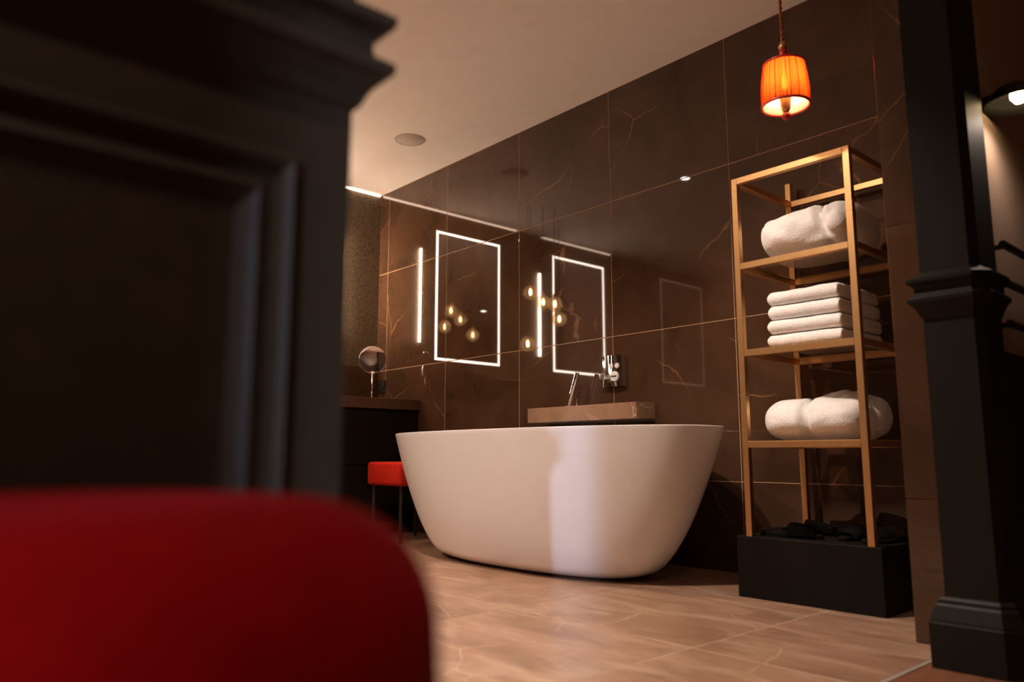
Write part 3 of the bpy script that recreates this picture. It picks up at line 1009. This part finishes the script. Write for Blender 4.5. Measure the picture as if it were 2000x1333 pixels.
for i, (y, z, x_, lb) in enumerate(GLOBES):
    o = gl if i == 0 else dup(gl)
    o.location = (x_, y, z)
    cd = obj('cord', tube(bmesh.new(), [(0, 0, 0.08), (0, 0, CEIL - z - 0.001)], 0.003, 6), 'black', o)
    tag(o, lb, 'lamp', 'amber globe pendants before the vanity')

# ---- ceiling speaker
s = empty('ceiling_speaker', (-4.0, 2.671, CEIL))
tag(s, 'round flush ceiling speaker with grey-brown grille', 'speaker')
obj('grille', lathe(bmesh.new(), [(0, -0.0045), (0.088, -0.0045), (0.090, -0.003), (0.090, -0.0005)], 48), 'grille', s, True, angle=40)
obj('rim', lathe(bmesh.new(), [(0.0905, -0.0005), (0.0905, -0.005), (0.097, -0.004), (0.099, -0.0005)], 48), 'grille', s, True, angle=40)

# ---- recessed downlights
def downlight(x_, y_, lb):
    r = empty('downlight', (x_, y_, CEIL))
    tag(r, lb, 'light', 'recessed ceiling downlights')
    obj('ring', lathe(bmesh.new(), [(0.033, -0.0005), (0.033, -0.004), (0.042, -0.004), (0.044, -0.0005)], 32), 'white_knob', r, True, angle=40)
    obj('lens', lathe(bmesh.new(), [(0, -0.002), (0.0325, -0.002)], 24), 'lamp_disc', r)
LB = ['recessed ceiling downlight in front of the bathtub, mirrored in the upper tiles', 'recessed ceiling downlight over the floor between bathtub and panelled wall', 'recessed ceiling downlight deeper in the bathroom beside the vanity',
      'recessed ceiling downlight deeper in the bathroom beside the panelled wall', 'unseen ceiling downlight added to brighten the towels on the brass rack', 'recessed bedroom ceiling downlight near the opening', 'recessed bedroom ceiling downlight near the added window']
for (x_, y_, p, a, aim), lb in zip(DOWNLIGHTS + BEDLIGHTS, LB):
    downlight(x_, y_, lb)

# ---- red stool tucked behind the tub, by the vanity
st_ = empty('stool', (-4.165, 2.825, 0))
tag(st_, 'red upholstered stool with slim metal legs between vanity and bathtub', 'stool')
obj('cushion', boxm(-0.19, 0.19, -0.195, 0.195, 0.338, 0.482, bev=0.020, seg=4), 'red_leather', st_, True, angle=60)
for sx in (-1, 1):
    for sy in (-1, 1):
        obj('leg', tube(bmesh.new(), [(sx * 0.155, sy * 0.160, 0), (sx * 0.155, sy * 0.160, 0.345)], 0.011, 12), 'bronze', st_, True, angle=40)

# ---- red velvet pouf right in front of the camera
pc = Vector((-0.4430, 0.0789, 0))
pf = empty('pouf', pc)
tag(pf, 'large round red velvet pouf, blurred close in front of the camera', 'pouf')
R_, zt_ = 0.200, 0.500
prof = [(0, zt_)] + [(R_ * k / 6, zt_ - 0.002 * (k / 6) ** 2) for k in range(1, 4)]
for k in range(11):
    a = PI / 2 * k / 10
    prof.append((R_ - 0.066 + 0.066 * math.sin(a), zt_ - 0.068 + 0.066 * math.cos(a)))
prof += [(R_ + 0.004, 0.36), (R_ + 0.005, 0.25), (R_ + 0.003, 0.12), (R_ - 0.004, 0.05), (R_ - 0.02, 0.035), (0, 0.035)]
obj('cushion', lathe(bmesh.new(), prof, 64), 'red', pf, True)
obj('base', lathe(bmesh.new(), [(0, 0.0), (R_ - 0.03, 0.0), (R_ - 0.03, 0.0355), (0, 0.0355)], 48), 'black', pf)

# ---- wall lamp and rails beyond the pilaster
wl = empty('wall_lamp', (-0.672, 2.42, 1.498))
tag(wl, 'dark bronze dome wall lamp shining down beyond the pilaster', 'lamp')
obj('dome', lathe(bmesh.new(), [(0.0, 0.055), (0.03, 0.053), (0.06, 0.042), (0.08, 0.022), (0.088, 0.0), (0.086, 0.0), (0.078, 0.020), (0.058, 0.038), (0.03, 0.048), (0, 0.050)], 40, center=(0.090, 0, 0)), 'black', wl, True)
obj('arm', tube(bmesh.new(), [(0.0, 0, 0.040), (0.05, 0, 0.046), (0.088, 0, 0.052)], 0.007, 10), 'black', wl, True)
obj('bulb', lathe(bmesh.new(), [(0, 0.0), (0.012, 0.003), (0.022, 0.018), (0.022, 0.03), (0.012, 0.05), (0, 0.06)], 20, center=(0.090, 0, 0)), 'bulb', wl, True)
sl_ = spot(-0.582, 2.42, 5, 155, 0.8, z=1.495, r=0.02)
for z, lb in ((1.085, 'topmost of the three dark rails on the wall beyond the pilaster'), (0.978, 'middle one of the three dark rails on the wall beyond the pilaster'), (0.868, 'lowest of the three dark rails on the wall beyond the pilaster')):
    r = empty('wall_rail', (-0.672, 2.34, z))
    tag(r, lb, 'rail', 'dark rails on the passage wall')
    obj('rod', tube(bmesh.new(), [(0.04, -0.01, 0), (0.04, 0.62, 0)], 0.011, 12), 'bronze', r, True, angle=40)
    for y in (0.02, 0.58):
        obj('bracket', boxm(0.0, 0.04, y - 0.006, y + 0.006, -0.006, 0.006), 'bronze', r)
